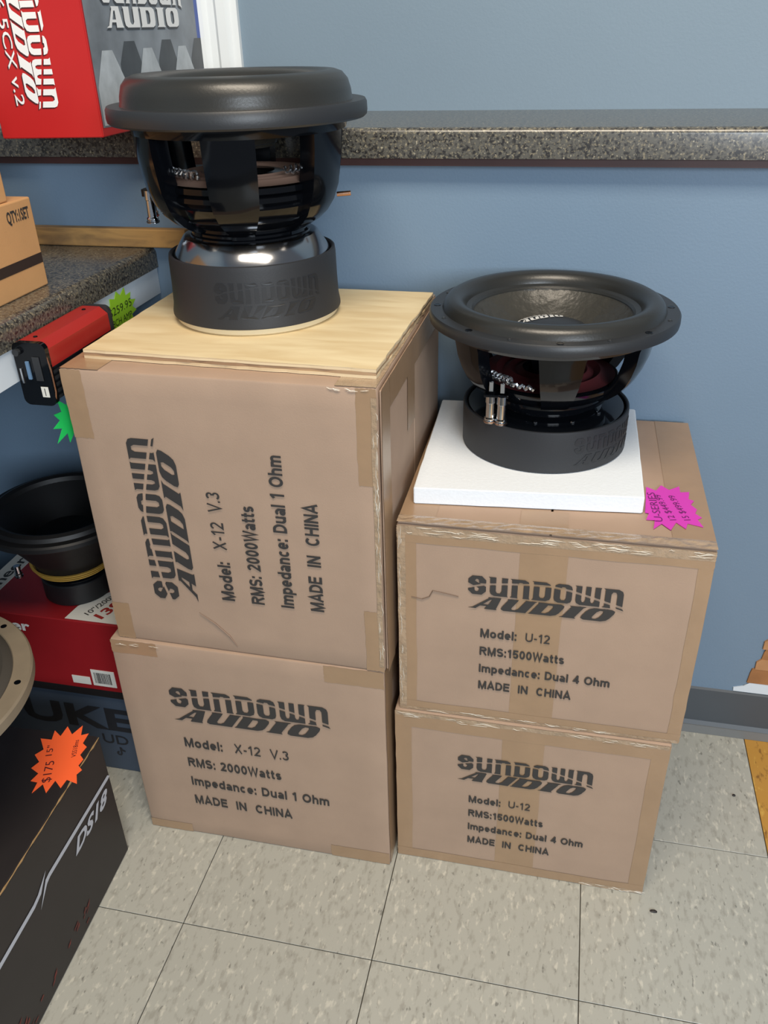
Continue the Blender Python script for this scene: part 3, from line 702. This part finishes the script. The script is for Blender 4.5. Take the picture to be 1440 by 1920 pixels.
def capz(x, y):
    r = math.hypot(x, y); P = [(0, .18), (.018, .179), (.034, .1765), (.048, .1715), (.058, .164), (.062, .156)]
    for (a, b), (c, d) in zip(P, P[1:]):
        if r <= c: return b+(d-b)*(r-a)/(c-a)
    return .156
LG = xf(logo(.072, .020, .014, .003), dx=-.040, dy=.012)
paint('cap_logo', LG, (0, 0, 0), (math.cos(.5), math.sin(.5), 0), (-math.sin(.5), math.cos(.5), 0), WPR, cap, eps=.0008, fn=lambda P: Vector((P.x, P.y, capz(P.x, P.y))))
for k in range(16):
    a = k*math.pi/8+.1; big = k % 2 == 0; rr2 = .0036 if big else .0022; rad = .1585
    o = finish('bolt_hole', lathe([(rr2*1.35, .1995), (rr2*1.35, .2001), (rr2, .2002), (rr2*.9, .1999), (0, .1997)], 14, cx=rad*math.cos(a), cy=rad*math.sin(a)), GLOSS if big else SATIN, sR, smooth=True)
finish('terminal_bracket', bx(-.080, -.047, -.100, -.080, .100, .104, bev=.001), GLOSS, sR)
for px, py in ((-.071, -.092), (-.0555, -.0965)): post(px, py, .0615, .102, CHROME, COPPER, sR, .0076)
finish('lead_wire', tinsel((0, 0), .105, math.radians(226), math.radians(246), .124, .0045, 6, 5, .0021), SILV, sR, smooth=True)
finish('lead_wire', tinsel((0, 0), .100, math.radians(240), math.radians(262), .116, .0022, 4, 6, .0024), SILV, sR, smooth=True)
for px, py in ((-.071, -.092), (-.0555, -.0965)):
    finish('terminal_tab', bx(px-.003, px+.003, py-.0015, py+.0015, .106, .120, bev=.0005, seg=1), SILV, sR)

# ------------------------------------------------------------------ price stars
def paper_star(label, P, O, U, V_, m, rows, mk, group=None, cup=0, loc=None):
    """P outline in the sheet's own plane; rows of marker writing: text, x, y, w, h, angle"""
    O, U, V_ = Vector(O), Vector(U).normalized(), Vector(V_).normalized(); N = U.cross(V_)
    fr = lambda x, y, z: U*x+V_*y+N*(z+cup*(x*x+y*y))
    t = thing('price_star', label, 'price tag', O)
    bm = bmesh.new(); V0, F0 = outline2d([P])
    for z in (0, .0006):
        vs = [bm.verts.new(fr(x, y, z)) for x, y in V0]
        for f in F0: bm.faces.new([vs[i] for i in f])
    a = [bm.verts.new(fr(x, y, 0)) for x, y in P]; b = [bm.verts.new(fr(x, y, .0006)) for x, y in P]
    for i in range(len(P)): bm.faces.new((a[i], a[(i+1) % len(P)], b[(i+1) % len(P)], b[i]))
    finish('card', bm, m, t)
    Ts = []
    for s, x, y, w2, h2, an in rows:
        V0, F0 = text2d(s, w=w2, h=h2, bold=-.005)
        ca, sa = math.cos(an), math.sin(an)
        Ts.append(([(x+a*ca-b*sa, y+a*sa+b*ca) for a, b in V0], F0))
    if Ts:
        T_ = merge(Ts); bm = bmesh.new(); vs = [bm.verts.new(fr(x, y, .0010)) for x, y in T_[0]]
        for f in T_[1]:
            try: bm.faces.new([vs[i] for i in f])
            except ValueError: pass
        finish('handwriting', bm, mk, t)
    return t
PP = [(.3314, .3479), (.3439, .3388), (.3516, .3558), (.3615, .3436), (.3758, .3565), (.376, .3392), (.3879, .3421), (.3853, .3215), (.3918, .3177), (.3866, .3062), (.3934, .2945), (.3901, .2829), (.3977, .2734), (.3916, .2677), (.397, .2492), (.3784, .2555), (.375, .2408), (.3642, .2553), (.3561, .2345), (.3458, .249), (.335, .2337), (.3378, .2567), (.327, .2563), (.3312, .2733), (.3264, .2748), (.3283, .2992)]
o3 = (.36, .295)
paper_star('magenta spiky price star beside the foam slab on the right stack', [(x-o3[0], y-o3[1]) for x, y in PP][::-1], (o3[0], o3[1], ZU+.0006), (1, 0, 0), (0, 1, 0), PUR,
           [('U-SERIES', -.012, -.041, .078, .010, math.radians(95)), ('12 $449.99', .005, -.034, .068, .0085, math.radians(104)), ('15 $499.99', .023, -.031, .066, .0085, math.radians(104))], MARKP)
OP = [(-.5141, .1188), (-.4979, .1042), (-.4913, .1252), (-.483, .1052), (-.4731, .111), (-.4714, .0902), (-.4616, .0845), (-.463, .0675), (-.4535, .0602), (-.4545, .0474), (-.4447, .0405), (-.448, .0311), (-.4381, .0148), (-.457, .0189), (-.4575, .0028), (-.4729, .0141), (-.4735, -.0097), (-.4874, .0044), (-.4939, -.0137), (-.497, .0059), (-.5084, .0064), (-.5053, .0216), (-.5218, .029), (-.5169, .0425), (-.5317, .0541), (-.5244, .0667), (-.542, .0868), (-.5234, .0877), (-.5294, .1068), (-.5138, .0973)]

# ------------------------------------------------------------------ black carton, front left
H18 = .266
ds = thing('black_carton', 'long black printed carton with grey stripe at the lower left edge', 'box', (-.455, .11, 0), math.radians(2.7))
finish('body', bx(-.46, 0, -.62, 0, .001, H18-.003, bev=.002), DSB, ds)
for a in ((-.459, -.2305), (-.2295, -.001)): finish('flap', bx(a[0], a[1], -.619, -.001, H18-.0032, H18, bev=.0006, seg=1), DSB, ds)
bm = bmesh.new(); R = random.Random(9)
pts = [(.0004, -.002-.618*i/60, H18-.0012+R.uniform(-.0006, .0006)) for i in range(61)]
finish('worn_edge', tube(pts, [max(.0004, .0011+R.uniform(-.0009, .0006)) for _ in pts], 5, bm), TORN, ds)
fr18 = lambda u, v: (-u, v)
s1 = [(-.0, .179), (.006, .186), (.190, .189), (.200, .187), (.226, .156), (.200, .178), (.190, .181), (.008, .178)]
s2 = [(.194, .200), (.222, .184), (.235, .181), (.45, .178), (.45, .170), (.235, .173), (.216, .178)]
def tri(P): return outline2d([P])
paint('stripe_print', merge([tri([(-u, v) for u, v in s1]), tri([(-u, v) for u, v in s2])]), (.0003, 0, 0), (0, 1, 0), (0, 0, 1), DSG, ds)
paint('brand_print', xf(text2d('DS18', w=.112, h=.024, bold=.035, shear=.45), dx=-.128, dy=.146), (.0003, 0, 0), (0, 1, 0), (0, 0, 1), DSG, ds)
R = random.Random(3); Ts = []
for k in range(26):
    x = -.13-.30*R.random(); y = .012+.05*R.random()*(.3+abs(x)*1.6)
    Ts.append(([(x, y), (x+.004+.008*R.random(), y+.002), (x+.006+.01*R.random(), y+.008*R.random()+.003), (x+.001, y+.004)], [(0, 1, 2, 3)]))
paint('ember_print', merge(Ts), (.0003, 0, 0), (0, 1, 0), (0, 0, 1), EMBER, ds)['kind'] = 'stuff'
o4 = (-.485, .05)
paper_star('orange spiky price star on the black carton', [(x-o4[0], y-o4[1]) for x, y in OP][::-1], (o4[0], o4[1], H18+.0006), (1, 0, 0), (0, 1, 0), ORG,
           [('$175', .006, -.040, .042, .0125, math.radians(112)), ('15"', -.020, .008, .022, .0095, math.radians(112)), ('VSS18ms', .018, .012, .036, .007, math.radians(112))], MARK)
# big tan-rimmed woofer on it
x15, y15, r15 = -.640, -.062, .195
w15 = thing('woofer', 'large woofer with tan gasket rim lying face up at the left edge', 'speaker', (x15, y15, H18+.0004))
finish('magnet', lathe([(0, 0), (.088, 0), (.09, .002), (.09, .045), (.088, .047), (0, .047)], 72), SATIN, w15, smooth=True)
finish('basket', lathe([(.07, .047), (.085, .055), (.12, .10), (.155, .155), (.172, .185), (.19, .187)], 96), SATIN, w15, smooth=True)
finish('gasket_rim', lathe([(.160, .187), (.192, .187), (.1955, .190), (.1955, .204), (.193, .207), (.171, .207), (.168, .203)], 128), TAN, w15, smooth=True)['label'] = 'tan outer gasket ring'
finish('surround', lathe([(.171, .204), (.166, .209), (.158, .211), (.150, .208), (.146, .202)], 128), mat('dark_foam', S(62, 58, 52), .7), w15, smooth=True)
finish('cone', lathe([(.147, .202), (.06, .145), (.05, .14)], 96), mat('paper_cone', S(58, 54, 48), .7), w15, smooth=True)
finish('dust_cap', lathe([(.062, .148), (.055, .158), (.03, .168), (0, .171)], 72), SATIN, w15, smooth=True)
for k in range(8):
    a = k*math.pi/4+.32
    finish('bolt_hole', lathe([(.0045, .2071), (.0045, .2074), (0, .2072)], 14, cx=.182*math.cos(a), cy=.182*math.sin(a)), GLOSS, w15)

# ------------------------------------------------------------------ slate carton, red carton and woofer under the counter
HN = .187
nk = thing('slate_carton', 'slate blue carton with big black letters under the red carton', 'box', (-.92, .274, 0))
finish('body', bx(0, .47, 0, .30, .0005, HN, bev=.002), SLATE, nk)
paint('letters_print', merge([xf(text2d('UKE', w=.225, h=.052, bold=.03), dx=.192, dy=.104), xf(text2d('UD', w=.052, h=.022, bold=.01), dx=.344, dy=.068)]), (0, -.0002, 0), (1, 0, 0), (0, 0, 1), mat('ink_dark', S(34, 36, 42), .5), nk)
note = [[(.008, .022), (.012, .022), (.014, .017), (.019, .015), (.019, .011), (.012, .013), (.012, .006), (.009, .001), (.003, .001), (.0, .005), (.001, .010), (.006, .012), (.006, .008), (.004, .007), (.004, .005), (.006, .004), (.008, .006)]]
paint('note_print', xf(outline2d(note), dx=.366, dy=.038), (0, -.0002, 0), (1, 0, 0), (0, 0, 1), mat('ink_note', S(36, 38, 44), .5), nk)
HP = .354-HN-.0005
pk = thing('red_carton', 'dark red speaker carton under the low counter, on the slate carton', 'box', (-.79, .270, HN+.0005))
finish('body', bx(0, .335, 0, .176, 0, HP, bev=.0015), DRED, pk)
finish('bottom_band', bx(.0005, .3345, -.0006, .001, .0, .016), mat('black_band', S(26, 24, 26), .5), pk)
finish('top_band', bx(.0, .038, -.0003, .1763, HP-.0006, HP+.0005), CARD, pk)['label'] = 'white strip with black lettering'
paint('band_print', xf(text2d('Pioneer', w=.150, h=.021, bold=.02), dx=.0, dy=0), (.030, .012, HP+.0005), (0, 1, 0), (-1, 0, 0), INK, pk, eps=.0003)
paint('face_print', xf(text2d('Pioneer', w=.125, h=.021, bold=.03), dx=.0, dy=0), (.004, -.0001, HP-.034), (1, 0, 0), (0, 0, 1), WPR, pk)
for a in ((.187, .222, .026, .043), (.227, .272, .026, .062)):
    o = finish('sticker', bx(a[0], a[1], -.0008, 0, a[2], a[3]), CARD, pk)
bm = bmesh.new(); R = random.Random(2); x = .232
while x < .264:
    w_ = R.choice((.0006, .0011, .0017)); box(bm, x, x+w_, -.0011, -.0008, .032, .056); x += w_+R.choice((.0007, .0012))
finish('barcode_print', bm, INK, pk)
pc = thing('price_card', 'white price card lying on the red carton', 'price tag', (-.52, .30, HN+.0005+HP))
P = [(-.0705, -.026), (.0, -.026), (.055, -.026), (.055, .06), (-.03, .06), (-.066, .010)]
finish('card', prism(P, .0003, .0008), CARD, pc)
paint('card_print', text2d('10"/200W', w=.075, h=.011, bold=.01), (-.034, -.012, .0008), (.35, 1, 0), (-1, .35, 0), INK, pc, eps=.0003)
paint('price_print', text2d('139', w=.05, h=.020, bold=.03), (-.006, -.018, .0008), (.35, 1, 0), (-1, .35, 0), CARDR, pc, eps=.0003)
xs_, ys_, zs_ = -.612, .365, HN+.0005+HP+.0003
SHADE = mat('deep_black', S(15, 15, 17), .5)
wl = thing('woofer', 'black woofer in shadow under the low counter, standing on the red carton', 'speaker', (xs_, ys_, zs_))
finish('magnet', lathe([(0, 0), (.058, 0), (.060, .002), (.060, .038), (.058, .040), (0, .040)], 72), SHADE, wl, smooth=True)
finish('top_plate', lathe([(.02, .040), (.055, .040), (.056, .045), (.050, .047), (.02, .047)], 72), GLOSS, wl, smooth=True)
finish('basket', lathe([(.045, .047), (.046, .052), (.062, .054), (.066, .074), (.088, .110), (.118, .150), (.130, .154)], 72), SHADE, wl, smooth=True)
for k in range(3):
    zz = .056+.0055*k; finish('yellow_ring', lathe([(.062+.003*k, zz), (.066+.003*k, zz), (.0665+.003*k, zz+.002), (.062+.003*k, zz+.002)], 72), YEL, wl, smooth=True)
finish('frame_flange', lathe([(.11, .153), (.132, .153), (.135, .156), (.135, .163), (.132, .166), (.11, .166)], 96), SHADE, wl, smooth=True)
finish('surround', lathe([(.121, .165), (.117, .172), (.110, .175), (.103, .172), (.099, .165)], 96), SHADE, wl, smooth=True)
finish('cone', lathe([(.100, .166), (.05, .12), (0, .115)], 72), SHADE, wl, smooth=True)
post(-.075, -.055, .050, .072, CHROME, SHADE, wl, .006)

# ------------------------------------------------------------------ small cartons on the low counter
ca = thing('small_carton', 'brown carton with a black band on the low counter at the left edge', 'box', (-.525, .342, .9085), 0, 'small brown cartons on the low counter')
finish('body', bx(-.30, 0, -.36, 0, 0, .119, bev=.002), KR2, ca)
paint('band_print', ([(-.358, .032), (-.002, .032), (-.002, .0455), (-.358, .0455)], [(0, 1, 2, 3)]), (.0001, 0, 0), (0, 1, 0), (0, 0, 1), mat('brown_ink', S(50, 38, 34), .6), ca)
paint('stamp_print', text2d('QTY:1SET', w=.050, h=.0145, bold=.03), (.0001, -.060, .094), (0, 1, 0), (0, 0, 1), INK, ca)
cb = thing('small_carton', 'plain brown carton stacked on the banded carton at the left edge', 'box', (-.530, .300, .9085+.1193), 0, 'small brown cartons on the low counter')
finish('body', bx(-.28, 0, -.33, 0, 0, .115, bev=.002), KR2, cb)

# ------------------------------------------------------------------ red and grey product box on the bar
rb = thing('product_box', 'glossy red box with a grey logo side standing on the bar top', 'box', (-.453, .438, ZB+.0006))
t6 = math.radians(6); rx, ry = -math.cos(t6), -math.sin(t6); WB, LB, HB = .149, .392, .235
P = [(0, 0), (0, LB), (rx*WB, LB+ry*WB), (rx*WB, ry*WB)]
bm = prism(P, 0, HB); bmesh.ops.bevel(bm, geom=[e for e in bm.edges if len(e.link_faces) == 2 and e.calc_face_angle(0) > .5], offset=.0012, segments=2, affect='EDGES')
finish('body', bm, RED, rb)
Ur = Vector((-rx, -ry, 0)); G0 = Vector((.0002, 0, 0))
def gp(poly): return tri(poly)
paint('grey_panel', gp([(.004, .012), (.366, .004), (.366, HB-.002), (.004, HB-.002)]), G0, (0, 1, 0), (0, 0, 1), GREYP, rb, eps=.0003)
paint('blue_panel', gp([(.366, .002), (.390, .002), (.390, HB-.002), (.366, HB-.002)]), G0, (0, 1, 0), (0, 0, 1), BLUEP, rb, eps=.0003)
Ls = []; Ds = []
for k in range(3):
    u = .050+.125*k
    Ls.append(gp([(u-.042, .014), (u+.046, .012), (u+.046, .058), (u+.013, .106), (u-.016, .106), (u-.042, .062)]))
    Ds.append(gp([(u+.030, .05), (u+.098, .05), (u+.100, .085), (u+.084, .116), (u+.052, .116), (u+.032, .088)]) if k < 3 else None)
for D_ in Ds: paint('dark_hexagon', D_, G0, (0, 1, 0), (0, 0, 1), HEXD, rb, eps=.0005)
for L_ in Ls: paint('light_hexagon', L_, G0, (0, 1, 0), (0, 0, 1), HEXL, rb, eps=.0007)
SH = mat('shadow_ink', S(58, 60, 64), .5); SHR = mat('shadow_ink_red', S(70, 22, 24), .5)
lg = merge([xf(AUDU, dx=.058, dy=.133, sx=.240, sy=.026), xf(sundown(False), dx=.052, dy=.163, sx=.262, sy=.036)])
paint('logo_shadow', xf(lg, dx=-.002, dy=-.003), G0, (0, 1, 0), (0, 0, 1), SH, rb, eps=.0009)
paint('logo_print', lg, G0, (0, 1, 0), (0, 0, 1), WPR, rb, eps=.0012)
lg = merge([xf(SUN, dx=.0, dy=0.056, sx=.198, sy=.029)])
# red side: lettering runs down, letter tops towards the corner
O = Vector((rx*.113, ry*.113, .238)); 
reds = merge([xf(SUN, dx=.0, dy=.030, sx=.199, sy=.027), xf(AUD, dx=.022, dy=.0125, sx=.172, sy=.0165), xf(text2d('SA-6.5CX v.2', w=.176, h=.0125, bold=.005), dx=.020, dy=-.004)])
paint('side_logo_shadow', xf(reds, dx=.0015, dy=-.0020), O, (0, 0, -1), Ur, SHR, rb, eps=.0005)
paint('side_logo', reds, O, (0, 0, -1), Ur, WPR, rb, eps=.0009)

# ------------------------------------------------------------------ amplifier on the apron
am = thing('amplifier', 'red topped car amplifier hung on the apron left of the tall stack', 'amplifier', (-.4555, .165, .80))
def rrect(x0, x1, z0_, z1_, r, n=5):
    P = []
    for cx_, cz_, a0 in ((x1-r, z1_-r, 0), (x0+r, z1_-r, 90), (x0+r, z0_+r, 180), (x1-r, z0_+r, 270)):
        for k in range(n+1): a = math.radians(a0+90*k/n); P.append((cx_+r*math.cos(a), cz_+r*math.sin(a)))
    return P
frz = lambda x, y, z: (x, z, y)
finish('end_plate', prism(rrect(-.0215, .0245, 0, .084, .009), 0, .008, frame=frz), GLOSS, am, smooth=True)
finish('end_plate', prism(rrect(-.0215, .0245, 0, .084, .009), .164, .171, frame=frz), SATIN, am, smooth=True)
bm = bmesh.new(); box(bm, -.019, .016, .008, .164, .004, .074)
for k in range(7): box(bm, .0155, .022, .008, .164, .006+.0085*k, .006+.0085*k+.0035)
finish('heatsink', bm, SATIN, am)
finish('red_cover', prism([(-.020, .060), (-.020, .0815), (-.014, .0835), (.012, .0835), (.023, .074), (.0235, .050), (.018, .050), (.016, .070), (-.015, .0745), (-.015, .060)], .009, .163, frame=frz), AMPRED, am, smooth=True, ang=.3)
for y_ in (.025, .145): finish('screw', lathe([(.003, .0835), (.0025, .0845), (0, .0845)], 12, cx=-.002, cy=y_), GLOSS, am)
kb = finish('knob', lathe([(0, 0), (.004, 0), (.0045, .002), (.0045, .006), (0, .006)], 16), SATIN, am, smooth=True); kb.rotation_euler = (math.pi/2, 0, 0); kb.location = (-.014, 0, .072)
finish('connector', bx(-.006, -.0015, -.003, 0, .036, .060, bev=.0005), mat('blue_plug', S(90, 120, 150), .4), am)
finish('connector', bx(-.0165, -.014, -.002, 0, .03, .05, bev=.0003), SILV, am)
o = finish('sticker', bx(.007, .017, -.0006, 0, .012, .026), CARD, am); o['label'] = 'small white sticker'
finish('sticker_print', bx(.0115, .0125, -.0009, -.0006, .014, .024), INK, o)
finish('port', bx(.004, .014, -.0015, 0, .034, .066, bev=.0006), SATIN, am)
finish('hook', tube([(.022, .002, .074), (.0262, .001, .05), (.0262, .001, .02), (.023, .002, .008)], .0012, 8), COPPER, am, smooth=True)
paper_star('lime green price star on the apron beyond the red amplifier', star(13, .050, .034, sx=1.12, sy=.74, seed=4, rot=.2), (-.4812, .447, .838), (0, 1, 0), (0, 0, 1), LIM,
           [('$259.95', -.036, .001, .072, .012, 0), ('8CH AMP', -.030, -.016, .062, .010, 0)], MARKG, cup=0)
paper_star('green price star hanging under the amplifier beside the tall left stack', star(11, .036, .021, seed=8, rot=.35), (-.4385, .200, .768), (.25, .97, 0), (0, 0, 1), GRN, [], MARKG)

# small crumbs on the tiles
for k, (x, y, lab) in enumerate([(.417, .165, 'tiny black crumb on the tiles right of the right stack'), (.571, .43, 'tiny dark crumb on the tiles close to the back wall')]):
    bm = bmesh.new(); bmesh.ops.create_icosphere(bm, subdivisions=2, radius=.003)
    for v in bm.verts: v.co = Vector((v.co.x*(2 if k == 0 else 1), v.co.y*.9, v.co.z*.5+.0015))+noise.noise_vector(v.co*400)*.0006
    for v in bm.verts: v.co.z = max(v.co.z, .0001)
    o = finish('crumb', bm, DARKW); o.location = (x, y, 0); tag(o, lab, 'debris')
